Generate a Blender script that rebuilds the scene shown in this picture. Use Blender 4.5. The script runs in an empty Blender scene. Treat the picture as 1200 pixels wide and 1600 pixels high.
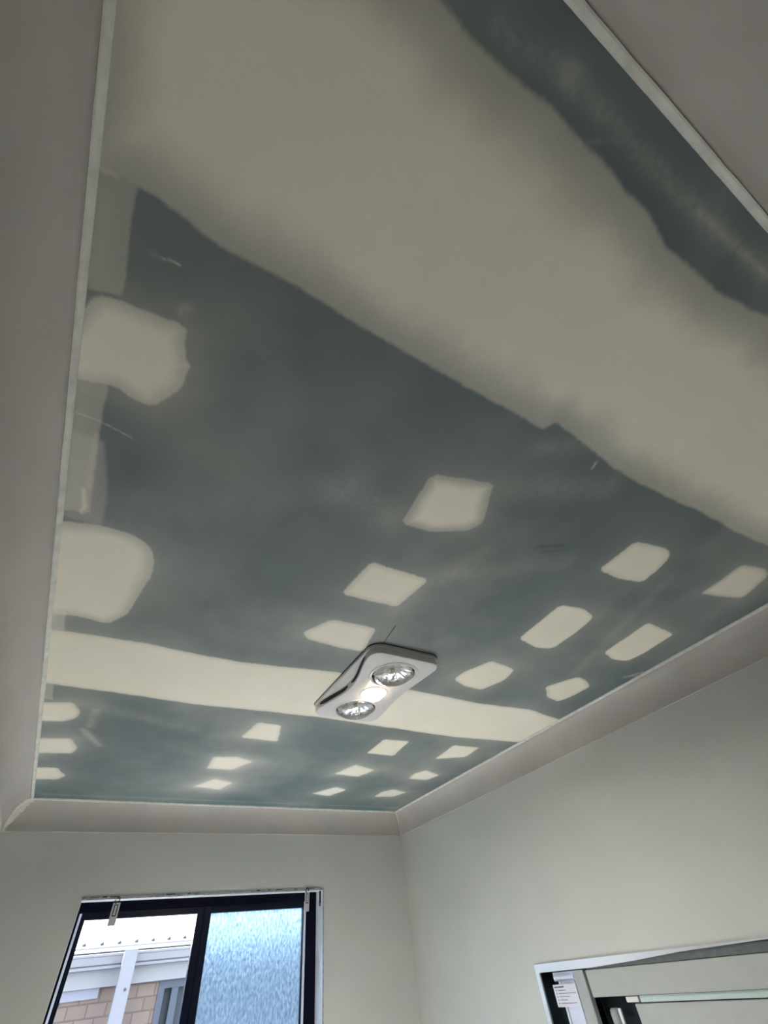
import bpy, bmesh, math, random
import numpy as np
from mathutils import Vector, Matrix

S = bpy.context.scene
COL = S.collection
random.seed(4)

# ------------------------------------------------------------------ camera
cam = bpy.data.cameras.new('camera')
cam.sensor_fit = 'VERTICAL'
cam.sensor_height = 36.0
cam.lens = 36.0 * 650.33 / 1600.0
cam.shift_x = 0.0049
cam.shift_y = 0.0041
cam.clip_start = 0.02
cam_ob = bpy.data.objects.new('camera', cam)
COL.objects.link(cam_ob)
RM = Matrix(((0.8674822, -0.30918059, -0.3897204),
             (-0.48871569, -0.67596953, -0.55156338),
             (-0.09290643, 0.66893389, -0.73749294)))
cam_ob.matrix_world = Matrix.Translation((0, 0, 1.48)) @ RM.to_4x4()
S.camera = cam_ob

# ------------------------------------------------------------------ world, light, exposure
SKY = 6.5
LAMP = 17.0          # emission of the middle globe's glass
SUN = 72.0           # high sun behind the neighbouring house, falling on the floor under the window
LAMP_W = 15.0        # light thrown down by the globe's lens
BULB_COL = (1.0, 0.80, 0.60, 1)
w = bpy.data.worlds.new('overcast_sky')
S.world = w
w.use_nodes = True
wn, wl = w.node_tree.nodes, w.node_tree.links
bg = wn['Background']
tc = wn.new('ShaderNodeTexCoord')
nz = wn.new('ShaderNodeTexNoise'); nz.inputs['Scale'].default_value = 2.0
rp = wn.new('ShaderNodeValToRGB')
rp.color_ramp.elements[0].color = (0.68, 0.84, 1.0, 1)
rp.color_ramp.elements[1].color = (0.86, 0.94, 1.0, 1)
wl.new(tc.outputs['Generated'], nz.inputs['Vector'])
wl.new(nz.outputs['Fac'], rp.inputs['Fac'])
wl.new(rp.outputs['Color'], bg.inputs['Color'])
bg.inputs['Strength'].default_value = SKY

sun = bpy.data.lights.new('sun', 'SUN'); sun.energy = SUN; sun.angle = math.radians(1.5); sun.color = (1.0, 0.985, 0.96)
sun_ob = bpy.data.objects.new('sun', sun); COL.objects.link(sun_ob)
sun_ob.rotation_euler = Vector((0.33, -0.67, -0.665)).to_track_quat('-Z', 'Y').to_euler()
sun_ob.location = (2, 12, 12)

S.view_settings.view_transform = 'Standard'
S.view_settings.look = 'None'
S.view_settings.exposure = 0.46
S.view_settings.gamma = 1.0
S.view_settings.use_curve_mapping = False
S.cycles.max_bounces = 10
S.cycles.diffuse_bounces = 8
S.cycles.glossy_bounces = 4
S.cycles.transmission_bounces = 8
S.cycles.transparent_max_bounces = 12
S.cycles.sample_clamp_indirect = 60.0
S.cycles.use_denoising = True

# ------------------------------------------------------------------ dimensions
XL, XR, YN, YB = -0.305, 2.274, -0.303, 3.585      # edge of the flat ceiling
CP, CD = 0.097, 0.151                              # cornice projection and drop
WL, WR, WN, WB = XL - CP, XR + CP, YN - CP, YB + CP
ZC = 2.40

# ------------------------------------------------------------------ helpers
def srgb(r, g, b):
    def f(c):
        c /= 255.0
        return c / 12.92 if c <= 0.04045 else ((c + 0.055) / 1.055) ** 2.4
    return (f(r), f(g), f(b), 1.0)

def mat(name, col, rough=0.6, metal=0.0, var=0.0, vscale=8.0, bump=0.0, bscale=200.0, spec=0.5):
    m = bpy.data.materials.new(name)
    m.use_nodes = True
    n, l = m.node_tree.nodes, m.node_tree.links
    b = n['Principled BSDF']
    b.inputs['Base Color'].default_value = col
    b.inputs['Roughness'].default_value = rough
    b.inputs['Metallic'].default_value = metal
    b.inputs['Specular IOR Level'].default_value = spec
    t = n.new('ShaderNodeTexCoord')
    if var > 0:
        x = n.new('ShaderNodeTexNoise')
        x.inputs['Scale'].default_value = vscale
        x.inputs['Detail'].default_value = 5
        r = n.new('ShaderNodeValToRGB')
        r.color_ramp.elements[0].position = 0.3
        r.color_ramp.elements[1].position = 0.7
        r.color_ramp.elements[0].color = tuple(c * (1 - var) for c in col[:3]) + (1,)
        r.color_ramp.elements[1].color = tuple(min(1, c * (1 + var)) for c in col[:3]) + (1,)
        l.new(t.outputs['Object'], x.inputs['Vector'])
        l.new(x.outputs['Fac'], r.inputs['Fac'])
        l.new(r.outputs['Color'], b.inputs['Base Color'])
    if bump > 0:
        y = n.new('ShaderNodeTexNoise')
        y.inputs['Scale'].default_value = bscale
        y.inputs['Detail'].default_value = 4
        u = n.new('ShaderNodeBump')
        u.inputs['Strength'].default_value = bump
        u.inputs['Distance'].default_value = 0.002
        l.new(t.outputs['Object'], y.inputs['Vector'])
        l.new(y.outputs['Fac'], u.inputs['Height'])
        l.new(u.outputs['Normal'], b.inputs['Normal'])
    return m

def link(name, me, mats, parent=None, smooth=None):
    o = bpy.data.objects.new(name, me)
    COL.objects.link(o)
    for m in (mats if isinstance(mats, (list, tuple)) else [mats]):
        me.materials.append(m)
    if smooth is not None:
        for p in me.polygons:
            p.use_smooth = True
        if smooth:
            me.set_sharp_from_angle(angle=math.radians(smooth))
    if parent is not None:
        o.parent = parent
        o.matrix_parent_inverse = parent.matrix_world.inverted()
    return o

def bobj(name, bm, mats, parent=None, smooth=None):
    bmesh.ops.recalc_face_normals(bm, faces=bm.faces)
    me = bpy.data.meshes.new(name)
    bm.to_mesh(me); bm.free()
    return link(name, me, mats, parent, smooth)

def box(bm, x0, x1, y0, y1, z0, z1, bev=0.0, mi=0):
    r = bmesh.ops.create_cube(bm, size=1.0)
    vs = r['verts']
    for v in vs:
        v.co = Vector(((x0 + x1) / 2 + v.co.x * (x1 - x0), (y0 + y1) / 2 + v.co.y * (y1 - y0), (z0 + z1) / 2 + v.co.z * (z1 - z0)))
    fs = set(f for v in vs for f in v.link_faces)
    for f in fs:
        f.material_index = mi
    if bev > 0:
        es = list(set(e for v in vs for e in v.link_edges))
        bmesh.ops.bevel(bm, geom=es, offset=bev, segments=2, affect='EDGES', clamp_overlap=True)

def boxes(name, lst, mats, parent=None, bev=0.0):
    bm = bmesh.new()
    for b in lst:
        box(bm, *b[:6], bev=bev, mi=(b[6] if len(b) > 6 else 0))
    return bobj(name, bm, mats, parent)

def empty(name, loc, label, cat, group=None):
    o = bpy.data.objects.new(name, None)
    COL.objects.link(o)
    o.location = loc
    o.empty_display_size = 0.05
    tag(o, label, cat, group)
    bpy.context.view_layer.update()
    return o

def tag(o, label, cat, group=None):
    o['label'] = label; o['category'] = cat
    if group:
        o['group'] = group
    return o

def struct(o, label=None):
    o['kind'] = 'structure'
    if label:
        o['label'] = label
    return o

def lathe(bm, prof, cx, cy, seg=48, mi=0, flute=0.0, nf=24, axis='Z'):
    rings = []
    for (r, z) in prof:
        ring = []
        for k in range(seg):
            a = 2 * math.pi * k / seg
            rr = r * (1 + flute * math.cos(nf * a)) if flute else r
            if axis == 'Z':
                ring.append(bm.verts.new((cx + rr * math.cos(a), cy + rr * math.sin(a), z)))
        rings.append(ring)
    for a, b in zip(rings, rings[1:]):
        for k in range(seg):
            f = bm.faces.new((a[k], a[(k + 1) % seg], b[(k + 1) % seg], b[k]))
            f.material_index = mi

def cap(bm, ring_r, z, cx, cy, seg=48, mi=0):
    vs = [bm.verts.new((cx + ring_r * math.cos(2 * math.pi * k / seg), cy + ring_r * math.sin(2 * math.pi * k / seg), z)) for k in range(seg)]
    f = bm.faces.new(vs); f.material_index = mi

def tube(bm, pts, r, seg=8):
    prev = None
    n = len(pts)
    for i, p in enumerate(pts):
        p = Vector(p)
        d = (Vector(pts[min(i + 1, n - 1)]) - Vector(pts[max(i - 1, 0)])).normalized()
        up = Vector((0, 0, 1)) if abs(d.z) < 0.9 else Vector((1, 0, 0))
        a = d.cross(up).normalized(); b = d.cross(a)
        ring = [bm.verts.new(p + r * (math.cos(t) * a + math.sin(t) * b)) for t in [2 * math.pi * k / seg for k in range(seg)]]
        if prev:
            for k in range(seg):
                bm.faces.new((prev[k], prev[(k + 1) % seg], ring[(k + 1) % seg], ring[k]))
        else:
            bm.faces.new(ring)
        prev = ring
    bm.faces.new(prev)

# ------------------------------------------------------------------ materials
M_wall = mat('wall_paint', (0.52, 0.53, 0.495, 1), 0.65, var=0.03, vscale=3, bump=0.12, bscale=420)
M_cornice = mat('cornice_primer', (0.44, 0.41, 0.38, 1), 0.7, var=0.04, vscale=5, bump=0.08, bscale=300)
M_bead = mat('joint_compound', (0.74, 0.73, 0.66, 1), 0.85, var=0.08, vscale=30, bump=0.4, bscale=160)
M_added_dark = mat('added_dark_tile', (0.10, 0.10, 0.095, 1), 0.4, var=0.1)  # dark finish added on unseen lower walls to keep the near ceiling dim
M_lip = mat('compound_on_lip', (0.66, 0.655, 0.60, 1), 0.85, var=0.12, vscale=25, bump=0.4, bscale=160)
M_edging = mat('rough_grey_edging', (0.33, 0.33, 0.35, 1), 0.6, var=0.3, vscale=60)
M_floor = mat('floor_tile', (0.62, 0.61, 0.58, 1), 0.5, var=0.08, vscale=4)
M_black = mat('black_aluminium', (0.0012, 0.0016, 0.008, 1), 0.45, spec=0.08)
M_navy = mat('dark_glossy_aluminium', (0.0025, 0.006, 0.016, 1), 0.3, spec=0.2)
M_reveal = mat('reveal_paint', (0.72, 0.74, 0.76, 1), 0.55, var=0.03, bump=0.1)
M_pale = mat('pale_strip', (0.62, 0.66, 0.78, 1), 0.3)  # pale colour for the painted daylight strips and the white cabinet profile
M_white = mat('white_plastic', (0.66, 0.64, 0.63, 1), 0.35)
M_slot = mat('dark_slot', (0.01, 0.01, 0.012, 1), 0.7)
M_chrome = mat('brushed_silver_metal', (0.84, 0.86, 0.90, 1), 0.30, metal=0.55, bump=0.05, bscale=60)
M_refl = mat('mirror_reflector', (0.93, 0.91, 0.91, 1), 0.2, metal=1.0, bump=1.0, bscale=70)
M_bracket = mat('grey_white_bracket_plastic', (0.50, 0.49, 0.52, 1), 0.45, var=0.05, vscale=40)
M_dark = mat('dark_interior', (0.012, 0.022, 0.026, 1), 0.45)
M_board = mat('pale_grey_board', (0.39, 0.41, 0.385, 1), 0.55, var=0.03, vscale=10, bump=0.1, bscale=300)
M_mull = mat('grey_strip', (0.3570, 0.3825, 0.3740, 1), 0.5)
M_paper = mat('label_paper', (0.66, 0.66, 0.74, 1), 0.5)
M_ink = mat('label_ink', (0.05, 0.05, 0.09, 1), 0.6)
M_edge = mat('greenish_glass_edge', (0.50, 0.60, 0.58, 1), 0.15)

def emis(name, col, s):
    m = bpy.data.materials.new(name); m.use_nodes = True
    n, l = m.node_tree.nodes, m.node_tree.links
    n.remove(n['Principled BSDF'])
    e = n.new('ShaderNodeEmission'); e.inputs['Color'].default_value = col; e.inputs['Strength'].default_value = s
    l.new(e.outputs[0], n['Material Output'].inputs['Surface'])
    return m

def thin_glass(name, tint=(1, 1, 1, 1), refl=0.0, rough=0.02, bump=0.0, bscale=60):
    m = bpy.data.materials.new(name); m.use_nodes = True
    n, l = m.node_tree.nodes, m.node_tree.links
    n.remove(n['Principled BSDF'])
    tr = n.new('ShaderNodeBsdfTransparent'); tr.inputs['Color'].default_value = tint
    gl = n.new('ShaderNodeBsdfGlossy'); gl.inputs['Roughness'].default_value = rough
    lw = n.new('ShaderNodeLayerWeight'); lw.inputs['Blend'].default_value = 0.5
    fr = n.new('ShaderNodeMath'); fr.operation = 'POWER'; fr.inputs[1].default_value = 4.5
    l.new(lw.outputs['Facing'], fr.inputs[0])
    ad = n.new('ShaderNodeMath'); ad.operation = 'ADD'; ad.inputs[1].default_value = refl + 0.03; ad.use_clamp = True
    mx = n.new('ShaderNodeMixShader')
    if bump:
        t = n.new('ShaderNodeTexCoord'); y = n.new('ShaderNodeTexNoise'); y.inputs['Scale'].default_value = bscale
        u = n.new('ShaderNodeBump'); u.inputs['Strength'].default_value = bump; u.inputs['Distance'].default_value = 0.004
        l.new(t.outputs['Object'], y.inputs['Vector']); l.new(y.outputs['Fac'], u.inputs['Height'])
        l.new(u.outputs['Normal'], gl.inputs['Normal'])
    l.new(fr.outputs[0], ad.inputs[0]); l.new(ad.outputs[0], mx.inputs[0])
    l.new(tr.outputs[0], mx.inputs[1]); l.new(gl.outputs[0], mx.inputs[2])
    l.new(mx.outputs[0], n['Material Output'].inputs['Surface'])
    return m

M_glass = thin_glass('clear_window_glass', (0.97, 0.98, 1.0, 1))
M_bulbglass = thin_glass('heat_lamp_glass', (0.95, 0.95, 0.95, 1), refl=0.26, rough=0.06, bump=1.0, bscale=48)

def frosted():
    m = bpy.data.materials.new('obscure_patterned_glass'); m.use_nodes = True
    n, l = m.node_tree.nodes, m.node_tree.links
    n.remove(n['Principled BSDF'])
    t = n.new('ShaderNodeTexCoord')
    mp = n.new('ShaderNodeMapping'); mp.inputs['Scale'].default_value = (1.0, 1.0, 0.5); mp.inputs['Rotation'].default_value = (0, 0.25, 0)
    y = n.new('ShaderNodeTexNoise'); y.inputs['Scale'].default_value = 85; y.inputs['Detail'].default_value = 3
    u = n.new('ShaderNodeBump'); u.inputs['Strength'].default_value = 0.7; u.inputs['Distance'].default_value = 0.006
    rf = n.new('ShaderNodeBsdfRefraction'); rf.inputs['Roughness'].default_value = 0.42; rf.inputs['IOR'].default_value = 1.30
    r = n.new('ShaderNodeValToRGB'); r.color_ramp.elements[0].position = 0.36; r.color_ramp.elements[1].position = 0.66
    r.color_ramp.elements[0].color = FROST_A; r.color_ramp.elements[1].color = FROST_B
    tl = n.new('ShaderNodeBsdfTranslucent')
    mx = n.new('ShaderNodeMixShader'); mx.inputs[0].default_value = 0.06
    l.new(t.outputs['Object'], mp.inputs['Vector']); l.new(mp.outputs[0], y.inputs['Vector'])
    l.new(y.outputs['Fac'], u.inputs['Height']); l.new(y.outputs['Fac'], r.inputs['Fac'])
    l.new(r.outputs['Color'], rf.inputs['Color']); l.new(r.outputs['Color'], tl.inputs['Color'])
    l.new(u.outputs['Normal'], rf.inputs['Normal']); l.new(u.outputs['Normal'], tl.inputs['Normal'])
    l.new(rf.outputs[0], mx.inputs[1]); l.new(tl.outputs[0], mx.inputs[2])
    l.new(mx.outputs[0], n['Material Output'].inputs['Surface'])
    return m
FROST_A = (0.27, 0.36, 0.45, 1); FROST_B = (0.47, 0.56, 0.65, 1)
M_frost = frosted()

# ------------------------------------------------------------------ ceiling with its compound patches
def vnoise(X, Y, scale, seed):
    rs = np.random.RandomState(seed)
    G = rs.rand(257, 257)
    x = (X * scale) % 256; y = (Y * scale) % 256
    xi = np.floor(x).astype(int); yi = np.floor(y).astype(int)
    fx = x - xi; fy = y - yi
    fx = fx * fx * (3 - 2 * fx); fy = fy * fy * (3 - 2 * fy)
    xi %= 256; yi %= 256
    return (G[yi, xi] * (1 - fx) * (1 - fy) + G[yi, xi + 1] * fx * (1 - fy)
            + G[yi + 1, xi] * (1 - fx) * fy + G[yi + 1, xi + 1] * fx * fy)

def fbm(X, Y, scale, seed, o=3):
    s = 0; a = 1.0; t = 0
    for k in range(o):
        s = s + a * vnoise(X + 3.1 * k + 40, Y + 1.7 * k + 40, scale * 2 ** k, seed + k); t += a; a *= 0.5
    return s / t

def sdf(poly, X, Y):            # > 0 inside, metres
    P = np.array(poly, float); n = len(P)
    d = np.full(X.shape, 1e9); ins = np.zeros(X.shape, bool)
    for i in range(n):
        a, b = P[i], P[(i + 1) % n]
        e = b - a; L = max((e ** 2).sum(), 1e-12)
        t = np.clip(((X - a[0]) * e[0] + (Y - a[1]) * e[1]) / L, 0, 1)
        d = np.minimum(d, np.hypot(X - a[0] - t * e[0], Y - a[1] - t * e[1]))
        c = ((a[1] > Y) != (b[1] > Y))
        xx = a[0] + (Y - a[1]) / (e[1] if abs(e[1]) > 1e-12 else 1e-12) * e[0]
        ins ^= c & (X < xx)
    return np.where(ins, d, -d)

def chaikin(P):                 # round the trowelled corners a little
    Q = []
    for i in range(len(P)):
        a, b = P[i], P[(i + 1) % len(P)]
        L = math.hypot(b[0] - a[0], b[1] - a[1]); k = min(0.25, 0.014 / max(L, 1e-6))
        Q += [(a[0] + (b[0] - a[0]) * k, a[1] + (b[1] - a[1]) * k), (b[0] + (a[0] - b[0]) * k, b[1] + (a[1] - b[1]) * k)]
    return Q

def pline(pts, X, Y):
    d = np.full(X.shape, 1e9)
    for a, b in zip(pts, pts[1:]):
        ex, ey = b[0] - a[0], b[1] - a[1]; L = max(ex * ex + ey * ey, 1e-12)
        t = np.clip(((X - a[0]) * ex + (Y - a[1]) * ey) / L, 0, 1)
        d = np.minimum(d, np.hypot(X - a[0] - t * ex, Y - a[1] - t * ey))
    return d

def sstep(a, b, x):
    t = np.clip((x - a) / (b - a), 0, 1)
    return t * t * (3 - 2 * t)

# outlines in metres on the ceiling, (points, edge opacity, feather width, edge softness, halo)
PATCHES = [
    ([(-0.33, 0.206), (-0.296, 0.216), (-0.264, 0.208), (-0.25, 0.207), (-0.182, 0.215), (-0.108, 0.225), (-0.017, 0.226), (0.09, 0.227), (0.194, 0.231), (0.309, 0.234), (0.475, 0.237), (0.619, 0.237), (0.728, 0.238), (0.747, 0.209), (0.79, 0.211), (0.892, 0.223), (1.022, 0.24), (1.144, 0.242), (1.297, 0.235), (1.463, 0.227), (1.669, 0.231), (1.822, 0.219), (1.862, 0.216), (2.3, 0.216), (2.3, -0.216), (1.0, -0.216), (0.829, -0.191), (0.651, -0.188), (0.567, -0.203), (0.413, -0.211), (0.299, -0.214), (0.208, -0.207), (0.132, -0.208), (0.081, -0.213), (-0.33, -0.243)], 0.42, 0.115, 0.006, 0.0),
    ([(0.543, 0.487), (0.728, 0.434), (0.802, 0.571), (0.781, 0.624), (0.674, 0.678), (0.564, 0.686)], 0.45, 0.045, 0.004, 0.12),
    ([(0.563, 0.877), (0.795, 0.876), (0.775, 1.063), (0.548, 1.069), (0.548, 1.018)], 0.75, 0.03, 0.004, 0.12),
    ([(0.579, 1.221), (0.774, 1.215), (0.8, 1.389), (0.69, 1.397), (0.547, 1.38), (0.511, 1.345), (0.553, 1.268)], 0.75, 0.03, 0.006, 0.12),
    ([(1.353, 0.417), (1.511, 0.393), (1.553, 0.419), (1.582, 0.483), (1.586, 0.563), (1.455, 0.589), (1.353, 0.581)], 0.8, 0.025, 0.005, 0.12),
    ([(1.381, 0.801), (1.495, 0.778), (1.581, 0.801), (1.601, 0.833), (1.609, 0.95), (1.606, 1.064), (1.533, 1.085), (1.393, 1.059)], 0.85, 0.02, 0.004, 0.12),
    ([(1.88, 0.323), (1.998, 0.292), (2.06, 0.308), (2.12, 0.453), (2.015, 0.487), (1.894, 0.514)], 0.7, 0.03, 0.01, 0.12),
    ([(1.865, 0.74), (2.076, 0.755), (2.087, 0.779), (2.095, 0.926), (2.078, 1.015), (1.984, 1.029), (1.886, 1.002)], 0.85, 0.02, 0.004, 0.12),
    ([(1.862, 1.366), (1.95, 1.221), (2.034, 1.235), (2.113, 1.283), (2.1, 1.403), (2.072, 1.477), (1.971, 1.461)], 0.75, 0.03, 0.004, 0.12),
    ([(1.4, 1.251), (1.572, 1.278), (1.593, 1.392), (1.543, 1.508), (1.427, 1.497), (1.335, 1.459), (1.336, 1.393)], 0.8, 0.025, 0.004, 0.12),
    ([(1.377, 2.209), (1.546, 2.195), (1.576, 2.434), (1.38, 2.436)], 0.8, 0.025, 0.004, 0.12),
    ([(1.864, 2.176), (2.069, 2.167), (2.08, 2.338), (1.885, 2.419), (1.874, 2.294)], 0.8, 0.025, 0.004, 0.12),
    ([(1.401, 2.624), (1.59, 2.693), (1.535, 2.846), (1.34, 2.821)], 0.7, 0.03, 0.006, 0.2),
    ([(1.95, 2.617), (2.121, 2.689), (2.079, 2.81), (1.924, 2.811), (1.896, 2.707)], 0.7, 0.03, 0.006, 0.2),
    ([(1.474, 3.064), (1.586, 3.117), (1.519, 3.279), (1.361, 3.243)], 0.7, 0.03, 0.006, 0.2),
    ([(1.938, 3.042), (2.09, 3.094), (2.041, 3.215), (1.878, 3.24), (1.874, 3.114)], 0.7, 0.03, 0.006, 0.2),
    ([(0.615, 2.179), (0.743, 2.183), (0.805, 2.398), (0.591, 2.39)], 0.8, 0.03, 0.006, 0.18),
    ([(0.527, 2.692), (0.663, 2.66), (0.773, 2.719), (0.688, 2.883), (0.535, 2.893)], 0.75, 0.03, 0.008, 0.28),
    ([(0.629, 3.049), (0.767, 3.11), (0.723, 3.263), (0.536, 3.229)], 0.75, 0.03, 0.008, 0.28),
    ([(-0.197, 2.199), (-0.161, 2.289), (-0.168, 2.361), (-0.22, 2.42), (-0.416, 2.455), (-0.407, 2.265)], 0.7, 0.03, 0.008, 0.2),
    ([(-0.415, 2.666), (-0.173, 2.602), (-0.141, 2.739), (-0.159, 2.807), (-0.42, 2.87)], 0.75, 0.03, 0.006, 0.2),
    ([(-0.431, 3.069), (-0.212, 3.032), (-0.165, 3.159), (-0.201, 3.232), (-0.437, 3.267)], 0.75, 0.03, 0.006, 0.2),
    ([(-0.292, 0.416), (-0.25, 0.405), (-0.129, 0.396), (-0.122, 0.433), (-0.115, 0.464), (-0.099, 0.476), (-0.108, 0.494), (-0.107, 0.536), (-0.154, 0.612), (-0.194, 0.612), (-0.24, 0.594), (-0.3, 0.609), (-0.353, 0.625), (-0.345, 0.553)], 0.62, 0.035, 0.004, 0.12),
    ([(-0.391, 1.088), (-0.288, 1.067), (-0.211, 1.043), (-0.134, 1.044), (-0.085, 1.071), (-0.058, 1.121), (-0.054, 1.207), (-0.07, 1.343), (-0.088, 1.455), (-0.143, 1.54), (-0.224, 1.522), (-0.307, 1.543), (-0.401, 1.56)], 0.62, 0.05, 0.005, 0.12),
    ([(-0.418, 1.647), (-0.344, 1.643), (-0.243, 1.63), (0.024, 1.62), (0.25, 1.638), (0.423, 1.63), (0.77, 1.583), (1.209, 1.625), (1.646, 1.636), (1.976, 1.608), (2.315, 1.669), (2.303, 2.019), (1.799, 2.067), (1.241, 2.051), (0.88, 2.037), (0.564, 2.054), (0.269, 2.073), (-0.035, 2.058), (-0.331, 2.055), (-0.417, 2.056)], 0.8, 0.03, 0.005, 0.1),
    ([(-0.33, 0.207), (-0.249, 0.207), (-0.25, 0.268), (-0.249, 0.321), (-0.25, 0.397), (-0.33, 0.41700000000000004)], 0.3, 0.2, 0.003, 0),
    ([(-0.33, 0.58), (-0.249, 0.58), (-0.251, 0.666), (-0.251, 0.754), (-0.248, 0.864), (-0.246, 1.006), (-0.33, 1.026)], 0.33, 0.2, 0.003, 0),
    ([(-0.31, 0.754), (-0.239, 0.754), (-0.223, 0.83), (-0.209, 0.989), (-0.211, 1.048), (-0.31, 1.048)], 0.22, 0.2, 0.008, 0),
    ([(-0.33, 1.508), (-0.27, 1.508), (-0.265, 1.652), (-0.33, 1.652)], 0.4, 0.2, 0.003, 0),
    ([(-0.33, 2.048), (-0.276, 2.048), (-0.274, 2.198), (-0.33, 2.198)], 0.28, 0.2, 0.003, 0)]
STREAKS = [
    ([(0.173, -0.232), (0.242, -0.244), (0.302, -0.253)], 0.022, 0.1, 0),
    ([(0.302, -0.253), (0.484, -0.251), (0.679, -0.253), (0.905, -0.263)], 0.018, 0.13, 0),
    ([(0.658, -0.253), (0.908, -0.262)], 0.006, 0.12, 0),
    ([(-0.193, 0.297), (-0.179, 0.293), (-0.164, 0.293)], 0.0018, 0.5, 0),
    ([(-0.214, 0.298), (-0.198, 0.297)], 0.006, 0.12, 0),
    ([(-0.305, 0.698), (-0.248, 0.701), (-0.184, 0.715)], 0.0022, 0.4, 0),
    ([(-0.267, 0.929), (-0.259, 0.986), (-0.264, 1.014)], 0.006, 0.65, 0),
    ([(-0.257, 0.743), (-0.255, 0.912)], 0.008, 0.25, 0),
    ([(-0.236, 0.21), (-0.202, 0.21)], 0.0012, 0.3, 1),
    ([(0.854, 1.315), (0.843, 1.237), (0.834, 1.172)], 0.0022, 0.9, 1),
    ([(1.167, 1.359), (1.206, 1.357)], 0.002, 0.6, 1),
    ([(1.048, 0.586), (1.126, 0.542)], 0.01, 0.28, 1),
    ([(1.075, 0.598), (1.127, 0.572)], 0.007, 0.25, 1),
    ([(0.767, 0.284), (1.011, 0.143)], 0.03, 0.1, 0),
    ([(0.793, 0.432), (1.059, 0.293)], 0.05, 0.09, 0),
    ([(0.958, 0.269), (0.952, 0.247)], 0.004, 0.4, 0),
    ([(2.451, 0.977), (2.212, 1.139), (2.269, 1.062)], 0.008, 0.35, 0),
    ([(-0.136, 2.488), (-0.049, 2.672)], 0.02, 0.3, 0),
    ([(-0.105, 2.258), (-0.114, 2.442)], 0.02, 0.2, 0),
    ([(-0.145, 0.373), (-0.134, 0.359)], 0.01, 0.18, 0),
    ([(-0.318, 3.512), (2.233, 3.484)], 0.012, 0.12, 0),
    ([(-0.136, 2.2), (0.334, 2.357)], 0.05, 0.1, 0),
    ([(0.364, 0.646), (0.491, 0.667)], 0.06, 0.1, 0),
    ([(0.777, 1.067), (0.893, 0.672)], 0.04, 0.08, 0),
    ([(0.849, 0.834), (1.198, 0.61)], 0.05, 0.08, 0),
    ([(1.669, 0.486), (1.902, 1.19)], 0.03, 0.08, 0)]

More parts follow.
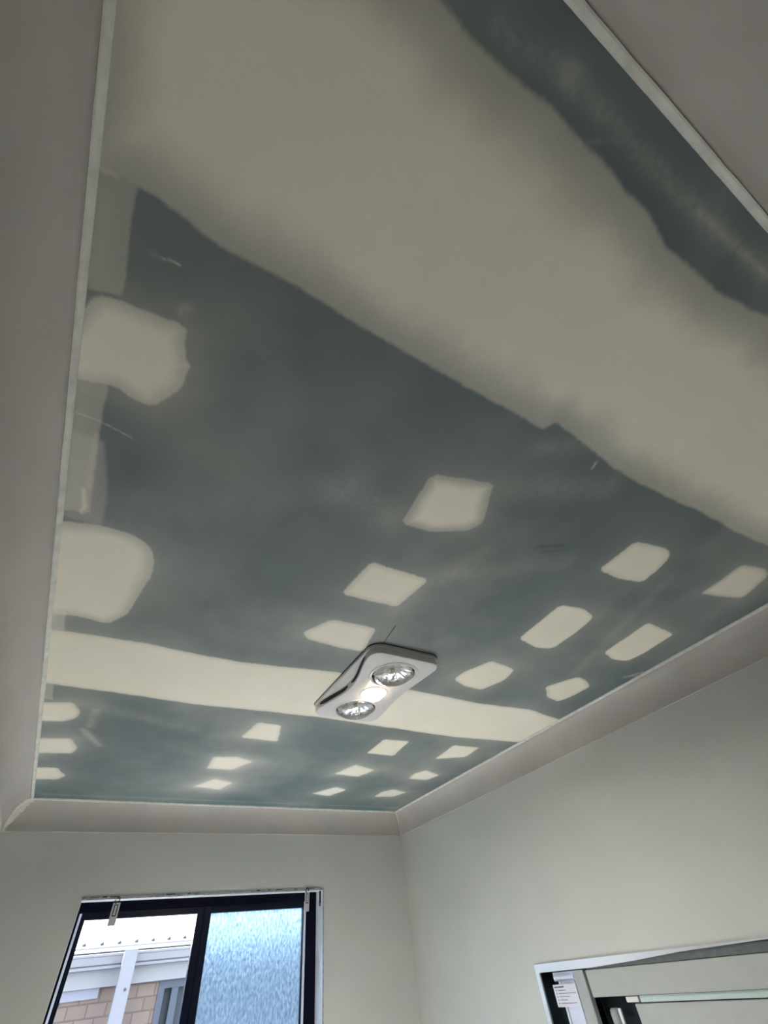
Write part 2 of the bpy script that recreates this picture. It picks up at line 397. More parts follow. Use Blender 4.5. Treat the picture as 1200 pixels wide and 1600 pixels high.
def ceiling():
    xs = np.linspace(XL - 0.03, XR + 0.03, 760)
    ys = [YN - 0.03]
    while ys[-1] < YB + 0.03:
        y = ys[-1]
        ys.append(y + 0.0034 * (1 + (max(y, 0) / 1.6) ** 1.5 * 0.8))
    ys = np.array(ys); ys *= 1.0; ys[-1] = YB + 0.03
    X, Y = np.meshgrid(xs, ys)
    nx, ny = len(xs), len(ys)
    wob = (fbm(X, Y, 14, 3) - 0.5)
    fine = (fbm(X, Y, 130, 9) - 0.5)
    low = fbm(X, Y, 2.2, 21)
    mid = fbm(X, Y, 9, 33)
    cov = np.clip((low - 0.50) * 0.30 + (mid - 0.5) * 0.10 + 0.03, 0, 0.14)      # sanding haze on the sheet
    for poly, ea, fe, es, halo in PATCHES:
        if halo > 0:
            poly = chaikin(poly)
        P = np.array(poly)
        pad = 0.18
        i0, i1 = np.searchsorted(xs, [P[:, 0].min() - pad, P[:, 0].max() + pad])
        j0, j1 = np.searchsorted(ys, [P[:, 1].min() - pad, P[:, 1].max() + pad])
        sl = (slice(j0, j1), slice(i0, i1))
        d = sdf(poly, X[sl] , Y[sl]) + wob[sl] * 0.010 + fine[sl] * 0.004
        fe2 = fe * (0.75 + 0.6 * mid[sl])
        core = ea + (1 - ea) * sstep(0, 1, d / np.maximum(fe2, 1e-4))
        a = sstep(-es, es, d) * core * (1 + fine[sl] * 0.10 * (1 - core))
        h = halo * 1.3 * np.exp(-np.maximum(-d, 0) / 0.065) * (0.4 + 1.2 * low[sl])
        c = cov[sl]
        cov[sl] = 1 - (1 - c) * (1 - np.clip(np.maximum(a, h), 0, 1))
    dark = np.zeros_like(cov)
    for pts, wd, al, kind in STREAKS:
        P = np.array(pts); pad = 4 * wd + 0.01
        i0, i1 = np.searchsorted(xs, [P[:, 0].min() - pad, P[:, 0].max() + pad])
        j0, j1 = np.searchsorted(ys, [P[:, 1].min() - pad, P[:, 1].max() + pad])
        sl = (slice(j0, j1), slice(i0, i1))
        d = pline(pts, X[sl], Y[sl]) + wob[sl] * 0.4 * wd
        a = al * np.exp(-(d / wd) ** 2) * np.clip(0.5 + 1.0 * mid[sl] + fine[sl], 0, 1.4)
        if kind:
            dark[sl] = np.maximum(dark[sl], a)
        else:
            cov[sl] = 1 - (1 - cov[sl]) * (1 - np.clip(a, 0, 1))
    # deeper teal where the sheet edge was never skimmed
    teal = np.clip(sstep(0.16, 0.0, YB - Y) + sstep(0.10, 0.0, X - XL) * sstep(2.9, 3.3, Y), 0, 1) * (1 - cov) * 0.8
    hgt = cov * 0.0012 + fine * 0.0001
    co = np.empty((ny, nx, 3)); co[..., 0] = X; co[..., 1] = Y; co[..., 2] = ZC - hgt
    me = bpy.data.meshes.new('ceiling')
    me.vertices.add(nx * ny)
    me.vertices.foreach_set('co', co.reshape(-1).astype(np.float32))
    idx = np.arange(nx * ny).reshape(ny, nx)
    q = np.stack([idx[:-1, :-1], idx[1:, :-1], idx[1:, 1:], idx[:-1, 1:]], -1).reshape(-1, 4)
    nf = len(q)
    me.loops.add(nf * 4); me.loops.foreach_set('vertex_index', q.reshape(-1).astype(np.int32))
    me.polygons.add(nf); me.polygons.foreach_set('loop_start', (np.arange(nf) * 4).astype(np.int32))
    me.update(calc_edges=True)
    me.polygons.foreach_set('use_smooth', np.ones(nf, bool))
    ca = me.color_attributes.new('coat', 'FLOAT_COLOR', 'POINT')
    rgba = np.stack([np.clip(cov, 0, 1), dark, teal, np.ones_like(cov)], -1)
    ca.data.foreach_set('color', rgba.reshape(-1).astype(np.float32))
    m = bpy.data.materials.new('plasterboard_with_compound'); m.use_nodes = True
    n, l = m.node_tree.nodes, m.node_tree.links
    b = n['Principled BSDF']
    b.inputs['Roughness'].default_value = 0.62
    b.inputs['Specular IOR Level'].default_value = 0.5
    at = n.new('ShaderNodeAttribute'); at.attribute_name = 'coat'
    sp = n.new('ShaderNodeSeparateColor'); l.new(at.outputs['Color'], sp.inputs[0])
    t = n.new('ShaderNodeTexCoord')
    ns = n.new('ShaderNodeTexNoise'); ns.inputs['Scale'].default_value = 3.5; ns.inputs['Detail'].default_value = 6
    l.new(t.outputs['Object'], ns.inputs['Vector'])
    r = n.new('ShaderNodeValToRGB'); r.color_ramp.elements[0].position = 0.3; r.color_ramp.elements[1].position = 0.72
    r.color_ramp.elements[0].color = BOARD_A; r.color_ramp.elements[1].color = BOARD_B
    l.new(ns.outputs['Fac'], r.inputs['Fac'])
    r2 = n.new('ShaderNodeValToRGB'); r2.color_ramp.elements[0].position = 0.3; r2.color_ramp.elements[1].position = 0.7
    r2.color_ramp.elements[0].color = COMP_A; r2.color_ramp.elements[1].color = COMP_B
    l.new(ns.outputs['Fac'], r2.inputs['Fac'])
    def mix(f, a_, b_):
        x = n.new('ShaderNodeMix'); x.data_type = 'RGBA'
        l.new(f, x.inputs[0])
        for s_, i_ in ((a_, 6), (b_, 7)):
            if isinstance(s_, tuple): x.inputs[i_].default_value = s_
            else: l.new(s_, x.inputs[i_])
        return x.outputs[2]
    c = mix(sp.outputs[2], r.outputs['Color'], (0.115, 0.205, 0.205, 1))
    c = mix(sp.outputs[0], c, r2.outputs['Color'])
    c = mix(sp.outputs[1], c, (0.02, 0.02, 0.025, 1))
    l.new(c, b.inputs['Base Color'])
    g = n.new('ShaderNodeTexNoise'); g.inputs['Scale'].default_value = 350; g.inputs['Detail'].default_value = 2
    u = n.new('ShaderNodeBump'); u.inputs['Strength'].default_value = 0.10; u.inputs['Distance'].default_value = 0.001
    l.new(t.outputs['Object'], g.inputs['Vector']); l.new(g.outputs['Fac'], u.inputs['Height'])
    l.new(u.outputs['Normal'], b.inputs['Normal'])
    return struct(link('ceiling', me, m), 'blue green plasterboard ceiling with white joint compound patches')

BOARD_A = (0.114, 0.147, 0.153, 1); BOARD_B = (0.150, 0.185, 0.192, 1)
COMP_A = (0.83, 0.768, 0.63, 1); COMP_B = (0.865, 0.81, 0.70, 1)
ceiling()

# ------------------------------------------------------------------ floor and walls
T = 0.14
struct(boxes('floor', [(WL - T, WR + T, WN - T, WB + T, -0.1, 0.0)], M_floor))
wx0, wx1, wz0, wz1 = 0.133, 1.660, 0.45, 1.938            # window opening, unseen lower part stretched down to let in more daylight
struct(boxes('wall_back', [
    (WL - T, wx0, WB, WB + T, 0, ZC), (wx1, WR + T, WB, WB + T, 0, ZC),
    (wx0, wx1, WB, WB + T, wz1, ZC), (wx0, wx1, WB, WB + T, 0, wz0)], M_wall), 'pale wall with the black framed window')
cy0, cy1, cz0, cz1 = 0.62, 2.484, 0.72, 1.437              # cabinet opening
struct(boxes('wall_right', [
    (WR, WR + T, WN - T, cy0, 0, ZC), (WR, WR + T, cy1, WB, 0, ZC),
    (WR, WR + T, cy0, cy1, cz1, ZC), (WR, WR + T, cy0, cy1, 0, cz0)], M_wall), 'pale wall with the silver framed cabinet')
struct(boxes('wall_left', [(WL - T, WL, WN - T, WB, 0, 2.0), (WL - T, WL, WN - T, WB, 2.0, ZC, 1)], [M_added_dark, M_wall]))  # dark lower part is added to cut bounce light
struct(boxes('wall_near', [(WL, WR, WN - T, WN, 0, 2.0), (WL, WR, WN - T, WN, 2.0, ZC, 1)], [M_added_dark, M_wall]))

# ------------------------------------------------------------------ cornices
def profile():
    p = [(0.0, 0.001), (0.000, -0.0035), (0.0035, -0.0075), (0.009, -0.0105), (0.0125, -0.0105), (0.0135, -0.0065)]
    nb = len(p)
    for k in range(0, 15):
        t = math.pi / 2 * k / 14
        p.append((0.0140 + (CP - 0.006 - 0.0140) * math.sin(t), -(CD - 0.004) + (CD - 0.004 - 0.0075) * math.cos(t)))
    p += [(CP - 0.006, -CD), (CP, -CD)]
    return p, nb
PR, NB = profile()

def cornice(name, side, label):
    bm = bmesh.new()
    n = 60
    rows = []
    rnd = random.Random(side)
    for k in range(n + 1):
        t = k / n
        row = []
        j = (rnd.random() - 0.5) * 0.0012 if 0 < k < n else 0
        for i, (u, z) in enumerate(PR):
            du = u + (j if 0 < i < NB else 0)
            if side == 0:   x, y = XL - du, (YN - u) + t * ((YB + u) - (YN - u))
            elif side == 1: y, x = YB + du, (XL - u) + t * ((XR + u) - (XL - u))
            elif side == 2: x, y = XR + du, (YN - u) + t * ((YB + u) - (YN - u))
            else:           y, x = YN - du, (XL - u) + t * ((XR + u) - (XL - u))
            row.append(bm.verts.new((x, y, ZC + z)))
        rows.append(row)
    for a, b in zip(rows, rows[1:]):
        for i in range(len(PR) - 1):
            f = bm.faces.new((a[i], a[i + 1], b[i + 1], b[i]))
            f.material_index = 1 if i < NB - 2 else 0
            f.smooth = i >= NB
    o = bobj(name, bm, [M_cornice, M_lip])
    return struct(o, label)

c_left = cornice('trim_1', 0, 'grey cove cornice along the left wall')
c_back = cornice('trim_2', 1, 'grey cove cornice above the window wall')
c_right = cornice('trim_3', 2, 'grey cove cornice along the right wall')
c_near = cornice('trim_4', 3, 'grey cove cornice along the near wall')

def mitre_filler(parent, sx, w0, w1, ragged, mat_):
    # a strip of compound smeared down the mitre between two lengths of cove
    bm = bmesh.new()
    rnd = random.Random(7)
    pts = PR[NB:-1]
    prev = None
    dense = []
    for (a, b) in zip(pts, pts[1:]):
        for k in range(3):
            dense.append((a[0] + (b[0] - a[0]) * k / 3, a[1] + (b[1] - a[1]) * k / 3))
    dense.append(pts[-1])
    for i, (u, z) in enumerate(dense):
        t = i / (len(dense) - 1)
        x = (XL - u) if sx < 0 else (XR + u)
        y = YB + u
        wl_ = w0 + (w1 - w0) * math.sin(math.pi * min(1, t * 1.1 + 0.1)) ** 0.7
        a = wl_ * (1 + ragged * (rnd.random() - 0.5)); b = wl_ * (1 + ragged * (rnd.random() - 0.5))
        off = 0.0012
        # along the side cornice (towards -y) and along the back cornice (towards the room's middle)
        v0 = bm.verts.new((x + (off if sx < 0 else -off), y - a, ZC + z - off))
        v1 = bm.verts.new((x + (off * 2 if sx < 0 else -off * 2), y - off * 2, ZC + z - off * 2))
        v2 = bm.verts.new((x + (b if sx < 0 else -b), y - off, ZC + z - off))
        if prev:
            bm.faces.new((prev[0], prev[1], v1, v0)); bm.faces.new((prev[1], prev[2], v2, v1))
        prev = (v0, v1, v2)
    o = bobj('mitre_filler', bm, mat_, parent)
    s = o.modifiers.new('thick', 'SOLIDIFY'); s.thickness = 0.0012; s.offset = 0
    o['label'] = 'pale compound smeared down the corner joint'
    return o
mitre_filler(c_back, -1, 0.014, 0.040, 0.5, M_lip)
mitre_filler(c_back, 1, 0.002, 0.0045, 0.3, M_bead)

# ------------------------------------------------------------------ window in the back wall
FY = WB + 0.118                                            # face of the aluminium frame
win = bpy.data.objects.new('window_1', None); COL.objects.link(win)
win.location = ((wx0 + wx1) / 2, FY, wz0); struct(win, 'black aluminium sliding window with clear left and patterned right pane')
bpy.context.view_layer.update()
D = 0.045
gr0, gr1 = 0.915, 1.556
# reveal lining
boxes('reveal_lining', [
    (wx0, wx1, WB - 0.001, FY + 0.01, wz1 - 0.004, wz1), (wx1 - 0.004, wx1, WB - 0.001, FY + 0.01, wz0, wz1 - 0.004),
    (wx0, wx0 + 0.003, WB - 0.001, FY + 0.01, wz0, wz1 - 0.004), (wx0 + 0.003, wx1 - 0.004, WB - 0.001, FY + 0.01, wz0, wz0 + 0.004)], M_reveal, win)
# silver edging bead at the head and right jamb
o = boxes('edge_bead', [(wx0, wx1, WB - 0.004, WB - 0.0005, wz1 - 0.009, wz1 + 0.003), (wx1 - 0.006, wx1 + 0.003, WB - 0.004, WB - 0.0005, wz0, wz1 - 0.009)], M_edging, win)
o['label'] = 'rough pale edging bead round the window opening'
# broken plaster crumbs along the head
bm = bmesh.new(); rnd = random.Random(3)
x = wx0
while x < wx1:
    L = 0.01 + rnd.random() * 0.05
    if rnd.random() < 0.55:
        h = 0.001 + rnd.random() * 0.003
        box(bm, x, min(x + L, wx1), WB - 0.0055, WB - 0.0042, wz1 + 0.001 - h * 0.3, wz1 + 0.001 + h)
    x += L + rnd.random() * 0.03
o = bobj('plaster_crack', bm, M_slot, win); o['label'] = 'dark ragged crack above the window head'
# outer frame
fx0, fx1, fzt = wx0 + 0.003, wx1 - 0.004, wz1 - 0.004
boxes('outer_frame', [
    (fx0, fx0 + 0.020, FY, FY + D + 0.02, wz0, fzt), (gr1 + 0.022, fx1, FY, FY + D + 0.02, wz0, fzt),
    (fx0 + 0.020, gr1 + 0.022, FY, FY + D + 0.02, fzt - 0.045, fzt), (fx0 + 0.020, gr1 + 0.022, FY, FY + D + 0.02, wz0, wz0 + 0.035)],
    M_black, win, bev=0.002)
# left sash with clear glass
gl0, gl1 = fx0 + 0.052, 0.828
gzt, gzb = 1.8575, wz0 + 0.07
ls = boxes('clear_sash', [
    (fx0 + 0.026, gl0, FY + 0.008, FY + D, wz0 + 0.035, fzt - 0.045), (gl1, 0.872, FY + 0.008, FY + D, wz0 + 0.035, fzt - 0.045),
    (gl0, gl1, FY + 0.008, FY + D, gzt, fzt - 0.045), (gl0, gl1, FY + 0.008, FY + D, wz0 + 0.035, gzb)], M_navy, win, bev=0.002)
boxes('glass_pane', [(gl0, gl1, FY + 0.024, FY + 0.028, gzb, gzt)], M_glass, ls)
o = boxes('daylight_strip', [(fx0 + 0.016, fx0 + 0.028, FY - 0.003, FY + 0.03, wz0 + 0.035, fzt - 0.050)], M_pale, win)  # sky highlight on the frame, painted as a pale strip
# right sash with patterned glass
rs_ = boxes('patterned_sash', [
    (0.872, gr0, FY + 0.002, FY + D - 0.006, wz0 + 0.035, fzt - 0.045), (gr1, gr1 + 0.010, FY + 0.006, FY + D, wz0 + 0.035, fzt - 0.045),
    (gr0, gr1, FY + 0.006, FY + D, gzt - 0.002, fzt - 0.045), (gr0, gr1, FY + 0.006, FY + D, wz0 + 0.035, gzb)], M_navy, win, bev=0.002)
o = boxes('patterned_pane', [(gr0, gr1, FY + 0.022, FY + 0.028, gzb, gzt - 0.002)], M_frost, rs_)
o['label'] = 'blue tinted patterned privacy glass'
boxes('daylight_strip', [(gr1 + 0.007, gr1 + 0.022, FY + 0.001, FY + 0.03, wz0 + 0.035, fzt - 0.050)], M_pale, win)  # bright outside light at the frame gap, painted as a pale strip

# blind brackets hooked at the window head
def bracket(label, x, y, lean, zt, zb, wd):
    r = empty('blind_bracket', (x, y, zt), label, 'bracket', 'blind brackets at the window head')
    z0 = zb; h = wd / 2
    # plate with a slot
    bm = bmesh.new()
    box(bm, x - h, x + h, y, y + 0.004, z0, zt, bev=0.0012)
    p = bobj('plate', bm, M_bracket, r)
    boxes('slot', [(x - h * 0.55, x + h * 0.55, y - 0.0010, y + 0.0002, zt - 0.060, zt - 0.008)], M_slot, r)
    boxes('tongue', [(x - h * 0.28, x + h * 0.28, y - 0.0024, y - 0.0011, zt - 0.055, zt - 0.012)], M_bracket, r)
    bm = bmesh.new()
    tube(bm, [(x - 0.004, y + 0.002, zt - 0.004), (x - 0.014, y - 0.004, zt + 0.008), (x - 0.006, y - 0.006, zt + 0.021), (x + 0.010, y - 0.004, zt + 0.018), (x + 0.010, y + 0.000, zt + 0.006)], 0.0032, 8)
    bobj('hook', bm, M_slot, r, 60)
    return r
bracket('grey white slotted bracket hanging over the clear left pane', 0.324, WB - 0.008, 0, 1.912, 1.813, 0.040)
bracket('grey white slotted bracket beside the right jamb of the window', 1.532, WB - 0.008, 0, 1.921, 1.820, 0.034)
# black slotted catch on the right reveal
ct = empty('reveal_catch', (wx1 - 0.004, 3.735, 1.90), 'black looped catch fixed at the top of the right window reveal', 'catch')
xc = wx1 - 0.004
boxes('catch_arm', [(xc - 0.004, xc - 0.0002, 3.716, 3.742, 1.868, 1.930)], M_slot, ct, bev=0.001)
bm = bmesh.new()
pts = [(xc - 0.003, 3.729 + 0.011 * math.cos(a), 1.866 + 0.016 * math.sin(a)) for a in [math.pi * (1 + k / 8) for k in range(9)]]
tube(bm, [(xc - 0.003, 3.718, 1.872)] + pts + [(xc - 0.003, 3.740, 1.872)], 0.003, 8)
bobj('catch_loop', bm, M_slot, ct, 60)

# ------------------------------------------------------------------ outside: the neighbouring house
M_roof = mat('pale_roof_sheet', (0.1958, 0.1986, 0.2013, 1), 0.6)
M_gutter = mat('lilac_grey_gutter', (0.0685, 0.0685, 0.0842, 1), 0.5)
M_fascia = mat('pale_fascia', (0.0859, 0.0875, 0.0996, 1), 0.6)
M_fence = mat('pale_post', (0.0758, 0.0776, 0.0952, 1), 0.6)
M_slate = mat('slate_window_frame', (0.0245, 0.0315, 0.0455, 1), 0.5, spec=0.2)
M_slate2 = mat('slate_glass', (0.0140, 0.0182, 0.0252, 1), 0.5, spec=0.15)
M_eave_shade = mat('eave_shade_lilac', (0.0735, 0.0770, 0.1050, 1), 0.6)  # eave shade put into a flat colour
M_screw = mat('screw_head', (0.0042, 0.0042, 0.0050, 1), 0.5)
M_ground = mat('outdoor_concrete', (0.6, 0.6, 0.58, 1), 0.8, var=0.1)
def brick():
    m = mat('tan_brick', (0.15, 0.12, 0.1, 1), 0.85, spec=0.1)
    n, l = m.node_tree.nodes, m.node_tree.links
    b = n['Principled BSDF']; t = n.new('ShaderNodeTexCoord')
    mp = n.new('ShaderNodeMapping'); mp.inputs['Rotation'].default_value = (math.radians(90), 0, 0)
    br = n.new('ShaderNodeTexBrick')
    br.inputs['Color1'].default_value = (0.070, 0.054, 0.049, 1); br.inputs['Color2'].default_value = (0.086, 0.067, 0.060, 1)
    br.inputs['Mortar'].default_value = (0.054, 0.041, 0.037, 1)
    br.inputs['Scale'].default_value = 1.0; br.inputs['Brick Width'].default_value = 0.155; br.inputs['Row Height'].default_value = 0.086
    br.inputs['Mortar Size'].default_value = 0.006
    l.new(t.outputs['Object'], mp.inputs['Vector']); l.new(mp.outputs[0], br.inputs['Vector']); l.new(br.outputs['Color'], b.inputs['Base Color'])
    return m
M_brick = brick()
struct(boxes('outdoor_ground', [(-9, 14, WB + 0.8, 30, -0.9, -0.8)], M_ground))
HY = 6.2
hs = empty('neighbouring_house', (1.0, HY, -0.8), 'tan brick house with white sheet roof seen through the clear pane', 'house')
boxes('brick_wall', [(-8, 1.115, HY + 0.06, HY + 0.3, -0.8, 1.64), (1.115, 2.9, HY + 0.06, HY + 0.3, -0.8, 0.6), (2.9, 12, HY + 0.06, HY + 0.3, -0.8, 1.64)], M_brick, hs)
boxes('fascia', [(-8, 12, HY + 0.0, HY + 0.06, 1.640, 1.90)], M_fascia, hs)
o = boxes('eave_shade_strip', [(-8, 0.60, HY + 0.035, HY + 0.0595, 1.575, 1.6395)], M_eave_shade, hs); o['label'] = 'slate blue strip painting the shade under the fascia'
# gutter: rolled lip, flat face, quad bottom lip
bm = bmesh.new()
pf = [(0.0, 1.748), (-0.075, 1.748), (-0.085, 1.752), (-0.085, 1.768), (-0.076, 1.774), (-0.086, 1.780), (-0.092, 1.828), (-0.100, 1.832), (-0.100, 1.846), (-0.090, 1.850), (-0.08, 1.846), (-0.08, 1.80), (0.0, 1.79)]
ra = [bm.verts.new((-8, HY + a, b)) for a, b in pf]; rb = [bm.verts.new((12, HY + a, b)) for a, b in pf]
for i in range(len(pf)):
    bm.faces.new((ra[i], ra[(i + 1) % len(pf)], rb[(i + 1) % len(pf)], rb[i]))
bobj('gutter', bm, M_gutter, hs)
# roof sheet, 18 degrees, with lapped sheets
bm = bmesh.new()
sl = math.tan(math.radians(18))
xx = [-8] + [0.52 + 0.76 * k for k in range(-9, 15)] + [12]
for a, b in zip(xx, xx[1:]):
    y0, y1 = HY - 0.05, HY + 5.5
    z0, z1 = 1.862, 1.862 + 5.55 * sl
    vs = [bm.verts.new(c) for c in ((a + 0.002, y0, z0), (b - 0.002, y0, z0), (b - 0.002, y1, z1), (a + 0.002, y1, z1),
                                    (a + 0.002, y0, z0 + 0.012), (b - 0.002, y0, z0 + 0.012), (b - 0.002, y1, z1 + 0.012), (a + 0.002, y1, z1 + 0.012))]
    for f in ((0, 1, 2, 3), (4, 5, 6, 7), (0, 1, 5, 4), (1, 2, 6, 5), (2, 3, 7, 6), (3, 0, 4, 7)):
        bm.faces.new([vs[i] for i in f])
rf = bobj('roof_sheet', bm, M_roof, hs)
for k in range(-1, 9):
    bm = bmesh.new()
    cx = 0.372 + 0.1515 * k; y = HY + 0.10
    z = 1.874 + (y - HY + 0.05) * sl
    bmesh.ops.create_uvsphere(bm, u_segments=10, v_segments=6, radius=0.019, matrix=Matrix.Translation((cx, y, z + 0.002)))
    bobj('roof_screw', bm, M_screw, rf)
hw = boxes('slate_window', [(1.115, 1.17, HY + 0.05, HY + 0.12, 0.6, 1.64), (2.84, 2.90, HY + 0.05, HY + 0.12, 0.6, 1.60), (1.17, 2.84, HY + 0.05, HY + 0.12, 1.585, 1.64), (1.24, 1.30, HY + 0.06, HY + 0.12, 0.6, 1.585), (1.115, 2.9, HY + 0.05, HY + 0.12, 0.6, 0.65)], M_slate, hs)
boxes('dark_pane', [(1.17, 2.84, HY + 0.12, HY + 0.14, 0.65, 1.585)], M_slate2, hw)
ps = empty('timber_post', (0.78, 6.0, -0.8), 'pale upright post standing in front of the gutter outside', 'post')
boxes('shaft', [(0.708, 0.822, 5.99, 6.03, -0.8, 1.852)], M_fence, ps, bev=0.003)
bm = bmesh.new(); bmesh.ops.create_cone(bm, cap_ends=True, segments=14, radius1=0.010, radius2=0.010, depth=0.008, matrix=Matrix.Translation((0.785, 5.987, 1.603)) @ Matrix.Rotation(math.pi / 2, 4, 'X'))
bobj('bolt_head', bm, M_screw, ps)

# ------------------------------------------------------------------ bathroom heater on the ceiling
HX0, HX1, HY0, HY1 = 0.803, 1.150, 1.302, 1.935
HCX, HCY = (HX0 + HX1) / 2 + 0.006, (HY0 + HY1) / 2
htr = empty('bathroom_heater', (HCX, HCY, ZC), 'white ceiling heater with two clear heat lamps and one glowing globe', 'heater')
FZ = 2.357                                                 # face level

def rrect(x0, x1, y0, y1, r, seg=8, waist=0.0, npt=26):
    P = []
    def corner(cx, cy, a0):
        for k in range(seg + 1):
            a = a0 + math.pi / 2 * k / seg
            P.append((cx + r * math.cos(a), cy + r * math.sin(a)))
    def side(x, ya, yb, s):
        for k in range(1, npt):
            t = k / npt
            y = ya + (yb - ya) * t
            P.append((x - s * waist * (0.4 if s > 0 else 1.0) * math.sin(math.pi * t) ** 1.6, y))
    corner(x1 - r, y0 + r, -math.pi / 2)
    side(x1, y0 + r, y1 - r, 1)
    corner(x1 - r, y1 - r, 0)
    corner(x0 + r, y1 - r, math.pi / 2)
    side(x0, y1 - r, y0 + r, -1)
    corner(x0 + r, y0 + r, math.pi)
    return P

# base plate against the ceiling
bm = bmesh.new()
out = rrect(HX0, HX1, HY0, HY1, 0.055)
rings = []
for z, s in ((ZC - 0.0012, 0.0), (ZC - 0.012, 0.0), (ZC - 0.0155, -0.003)):
    rr = rrect(HX0 - s, HX1 + s, HY0 - s, HY1 + s, 0.055 + s)
    rings.append([bm.verts.new((x, y, z)) for x, y in rr])
for a, b in zip(rings, rings[1:]):
    for k in range(len(a)):
        bm.faces.new((a[k], a[(k + 1) % len(a)], b[(k + 1) % len(b)], b[k]))
bm.faces.new(rings[0]); bm.faces.new(rings[-1])
bobj('base_plate', bm, M_white, htr, 35)
# dark sheet painting the shadow gap between ceiling and plate
rr = rrect(HX0 - 0.003, HX1 + 0.003, HY0 - 0.003, HY1 + 0.003, 0.056)
bm = bmesh.new()
a = [bm.verts.new((x, y, ZC)) for x, y in rr]; b = [bm.verts.new((x, y, ZC - 0.0025)) for x, y in rr]
for k in range(len(a)): bm.faces.new((a[k], a[(k + 1) % len(a)], b[(k + 1) % len(a)], b[k]))
bm.faces.new(a); bm.faces.new(b)
o = bobj('shadow_gap', bm, M_slot, htr); o['label'] = 'dark shadow gap line round the base'

LAMPS = [(0.985, 1.452, 0.099), (0.985, 1.814, 0.099)]
GLOBE = (0.985, 1.632, 0.056)
# face plate with waisted sides and three openings
bm = bmesh.new()
W = 0.052
steps = [(ZC - 0.0152, 0.004, W * 0.90), (FZ + 0.005, 0.004, W), (FZ + 0.0015, 0.0055, W), (FZ, 0.009, W)]
rings = []
for z, ins, wst in steps:
    P = rrect(HX0 + ins, HX1 - ins, HY0 + ins, HY1 - ins, 0.050, waist=wst)
    rings.append([bm.verts.new((x, y, z)) for x, y in P])
for a, b in zip(rings, rings[1:]):
    for k in range(len(a)):
        bm.faces.new((a[k], a[(k + 1) % len(a)], b[(k + 1) % len(b)], b[k]))
edges = []
face_ring = rings[-1]
for k in range(len(face_ring)):
    edges.append(bm.edges.get((face_ring[k], face_ring[(k + 1) % len(face_ring)])))
for (cx, cy, r) in LAMPS + [GLOBE]:
    c = [bm.verts.new((cx + r * math.cos(2 * math.pi * k / 48), cy + r * math.sin(2 * math.pi * k / 48), FZ)) for k in range(48)]
    d = [bm.verts.new((v.co.x, v.co.y, FZ + 0.024)) for v in c]
    for k in range(48):
        edges.append(bm.edges.new((c[k], c[(k + 1) % 48])))
        bm.faces.new((c[k], c[(k + 1) % 48], d[(k + 1) % 48], d[k]))
bmesh.ops.triangle_fill(bm, use_beauty=True, edges=edges)
fp = bobj('face_plate', bm, M_white, htr, 30)
# vent slots between base and waisted face
for s in (-1, 1):
    for (t0, t1) in ((0.06, 0.47), (0.54, 0.93)):
        bm = bmesh.new()
        prev = None
        n = 16
        for k in range(n + 1):
            t = t0 + (t1 - t0) * k / n
            y = HY0 + 0.054 + (HY1 - HY0 - 0.108) * t
            wv = W * 0.97 * (0.4 if s > 0 else 1.0) * math.sin(math.pi * t) ** 1.6
            x = (HX0 + 0.004 + wv) if s < 0 else (HX1 - 0.004 - wv)
            hh = 0.0085 * min(1, 0.35 + 1.6 * math.sin(math.pi * k / n))
            zc = (ZC - 0.0155 + FZ + 0.005) / 2 + 0.001
            q = [bm.verts.new((x + s * 0.0022, y, zc - hh)), bm.verts.new((x + s * 0.0022, y, zc + hh)), bm.verts.new((x - s * 0.002, y, zc + hh)), bm.verts.new((x - s * 0.002, y, zc - hh))]
            if prev:
                for i in range(4):
                    bm.faces.new((prev[i], prev[(i + 1) % 4], q[(i + 1) % 4], q[i]))
            else:
                bm.faces.new(q)
            prev = q
        bm.faces.new(prev)
        o = bobj('vent_slot', bm, M_slot, htr)
        o['label'] = 'dark curved air slot'

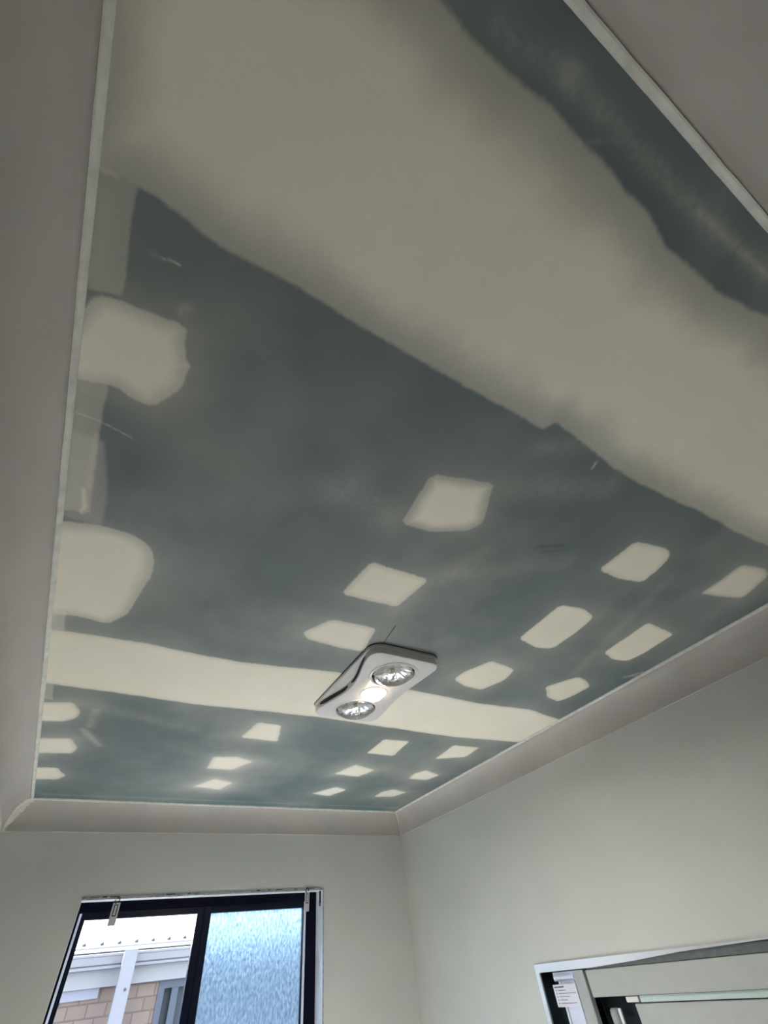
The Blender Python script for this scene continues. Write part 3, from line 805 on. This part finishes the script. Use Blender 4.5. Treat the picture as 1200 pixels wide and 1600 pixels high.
def heat_lamp(cx, cy, r):
    bm = bmesh.new()
    lathe(bm, [(r + 0.012, FZ - 0.0002), (r + 0.010, FZ - 0.003), (r + 0.003, FZ - 0.004), (r - 0.003, FZ - 0.001), (r - 0.004, FZ + 0.02)], cx, cy)
    bobj('lamp_ring', bm, M_white, htr, 50)
    bm = bmesh.new()                                      # black throat behind the ring
    lathe(bm, [(r - 0.001, FZ + 0.010), (r - 0.012, FZ + 0.022)], cx, cy)
    bobj('lamp_throat', bm, M_slot, htr)
    bm = bmesh.new()                                      # glass: rim then blunt dome
    R = r - 0.011
    prof = [(R * 0.97, FZ + 0.026), (R, FZ + 0.010)]
    for k in range(0, 10):
        a = math.pi / 2 * k / 9.5
        prof.append((R * math.cos(a) ** 0.75, FZ + 0.008 - 0.040 * math.sin(a)))
    lathe(bm, prof, cx, cy)
    gl = bobj('heat_lamp', bm, M_bulbglass, htr, 80)
    gl['label'] = 'clear domed heat lamp'
    bm = bmesh.new()                                      # silvered bowl with flutes
    lathe(bm, [(R * 0.985, FZ + 0.008), (R * 0.92, FZ + 0.014), (R * 0.72, FZ + 0.022), (R * 0.45, FZ + 0.028), (R * 0.18, FZ + 0.031), (0.002, FZ + 0.031)], cx, cy, seg=96, flute=0.05, nf=14)
    bobj('reflector', bm, M_refl, gl, 60)
    bm = bmesh.new()                                      # filament stem
    lathe(bm, [(0.0005, FZ + 0.030), (0.010, FZ + 0.029), (0.009, FZ + 0.006), (0.005, FZ - 0.008), (0.0005, FZ - 0.010)], cx, cy, seg=16)
    bobj('stem', bm, M_stem, gl, 60)
    bm = bmesh.new()
    for s in (-1, 1):
        tube(bm, [(cx + s * 0.004, cy, FZ + 0.02), (cx + s * 0.016, cy, FZ - 0.004), (cx + s * 0.020, cy + 0.010, FZ - 0.008)], 0.0014, 6)
    tube(bm, [(cx - 0.020, cy + 0.010, FZ - 0.008), (cx, cy + 0.022, FZ - 0.010), (cx + 0.020, cy + 0.010, FZ - 0.008)], 0.0012, 6)
    bobj('filament', bm, M_slot, gl, 60)
M_stem = mat('greenish_stem_glass', (0.35, 0.40, 0.22, 1), 0.2)
for L in LAMPS:
    heat_lamp(*L)
# glowing middle globe
bm = bmesh.new()
gx, gy, gr = GLOBE
lathe(bm, [(gr + 0.007, FZ - 0.0002), (gr + 0.005, FZ - 0.0025), (gr - 0.003, FZ - 0.001), (gr - 0.004, FZ + 0.02)], gx, gy)
bobj('globe_ring', bm, M_white, htr, 50)
bm = bmesh.new()
prof = [(gr * 0.80, FZ + 0.020), (gr * 0.86, FZ + 0.004)]
for k in range(0, 10):
    a = math.pi / 2 * k / 9.3
    prof.append((gr * 0.86 * math.cos(a), FZ + 0.002 - 0.036 * math.sin(a)))
prof.append((0.0008, FZ - 0.034))
lathe(bm, prof, gx, gy)
o = bobj('glowing_globe', bm, emis('lit_globe', BULB_COL, LAMP), htr, 80)
o['label'] = 'lit warm white globe'
ld = bpy.data.lights.new('globe_light', 'AREA'); ld.shape = 'DISK'; ld.size = 0.07
ld.energy = LAMP_W; ld.color = (1.0, 0.95, 0.885); ld.spread = math.radians(165)
lo = bpy.data.objects.new('globe_light', ld); COL.objects.link(lo)
lo.location = (gx, gy, FZ - 0.037); lo.parent = htr; lo.matrix_parent_inverse = htr.matrix_world.inverted()

# ------------------------------------------------------------------ recessed cabinet in the right wall
X0 = WR
cb = empty('wall_cabinet', (X0, 1.55, cz0), 'silver framed recessed wall cabinet with pale boards and a warning sticker', 'cabinet')
boxes('carcass', [(X0 + 0.10, X0 + 0.12, cy0, cy1, cz0, cz1), (X0 + 0.002, X0 + 0.10, cy1 - 0.012, cy1, cz0, cz1),
                  (X0 + 0.002, X0 + 0.10, cy0, cy0 + 0.012, cz0, cz1), (X0 + 0.002, X0 + 0.10, cy0 + 0.012, cy1 - 0.012, cz1 - 0.006, cz1),
                  (X0 + 0.002, X0 + 0.10, cy0 + 0.012, cy1 - 0.012, cz0, cz0 + 0.012)], M_dark, cb)
# frame: left stile, and a head strip cut to the taper of a bright reflection
def prism_yz(bm, pts, x0, x1):
    a = [bm.verts.new((x0, y, z)) for y, z in pts]; b = [bm.verts.new((x1, y, z)) for y, z in pts]
    bm.faces.new(a); bm.faces.new(b)
    for k in range(len(pts)):
        bm.faces.new((a[k], a[(k + 1) % len(pts)], b[(k + 1) % len(pts)], b[k]))
bm = bmesh.new()
prism_yz(bm, [(cy1 + 0.002, 1.439), (cy1 + 0.002, cz0), (2.456, cz0), (2.460, 1.408)], X0 - 0.006, X0 + 0.004)
prism_yz(bm, [(cy1 + 0.002, 1.439), (2.460, 1.408), (2.10, 1.4085), (1.85, 1.416), (1.60, 1.428), (1.25, 1.4345), (cy0, 1.437), (cy0, 1.439)], X0 - 0.006, X0 + 0.004)
prism_yz(bm, [(cy0, cz0), (cy0, 1.437), (cy0 + 0.02, 1.434), (cy0 + 0.02, cz0)], X0 - 0.006, X0 + 0.004)
bobj('silver_frame', bm, M_chrome, cb)
M_wedge = mat('dark_reflection_grey', (0.10, 0.12, 0.115, 1), 0.5, var=0.15, vscale=60)
boxes('head_reflection', [(X0 + 0.0045, X0 + 0.03, cy0 + 0.02, 2.14, 1.4035, 1.437)], M_wedge, cb)  # dark part of the head's reflection, built as a grey strip
# white profile behind the sticker
boxes('white_profile', [
    (X0 + 0.014, X0 + 0.05, 2.240, 2.385, 1.372, 1.404), (X0 + 0.010, X0 + 0.05, 2.240, 2.350, cz0 + 0.02, 1.372),
    (X0 + 0.004, X0 + 0.012, 2.335, 2.350, cz0 + 0.02, 1.372), (X0 + 0.004, X0 + 0.012, 2.240, 2.262, cz0 + 0.02, 1.372),
    (X0 + 0.006, X0 + 0.014, 2.240, 2.380, 1.378, 1.390)], M_pale, cb, bev=0.0015)
st = boxes('warning_sticker', [(X0 + 0.000, X0 + 0.001, 2.236, 2.392, 1.287, 1.362)], M_paper, cb)
bars = [(2.384, 2.318, 1.3535, 0.0042)]
for k, L in enumerate((0.055, 0.115, 0.070, 0.050, 0.105)):
    z = 1.3425 - k * 0.0108
    bars.append((2.378, 2.373, z, 0.0040))
    bars.append((2.364, 2.364 - L, z, 0.0018))
boxes('sticker_lines', [(X0 - 0.0006, X0 - 0.0001, b, a, z - h / 2, z + h / 2) for a, b, z, h in bars], M_ink, st)
boxes('grey_mullion', [(X0 + 0.002, X0 + 0.03, 2.167, 2.234, cz0 + 0.012, 1.405)], M_mull, cb, bev=0.0015)
boxes('board', [(X0 + 0.004, X0 + 0.022, cy0 + 0.03, 2.152, 1.313, 1.4015)], M_board, cb, bev=0.002)
o = boxes('glass_strip', [(X0 + 0.016, X0 + 0.022, cy0 + 0.03, 1.90, 1.292, 1.3115)], M_edge, cb); o['label'] = 'narrow greenish glass strip'
boxes('white_clip', [(X0 + 0.010, X0 + 0.02, 1.905, 1.972, 1.293, 1.311)], M_white, cb, bev=0.002)
boxes('board', [(X0 + 0.012, X0 + 0.03, cy0 + 0.03, 1.935, cz0 + 0.02, 1.2885)], M_board, cb, bev=0.002)
bm = bmesh.new()
lathe(bm, [(0.0005, 1.276), (0.014, 1.276), (0.020, 1.271), (0.022, 1.262), (0.022, cz0 + 0.014)], X0 + 0.045, 2.085, seg=28)
bobj('roller_tube', bm, M_mull, cb, 50)
boxes('slim_bar', [(X0 + 0.020, X0 + 0.028, 2.030, 2.046, cz0 + 0.014, 1.276)], M_paper, cb, bev=0.001)
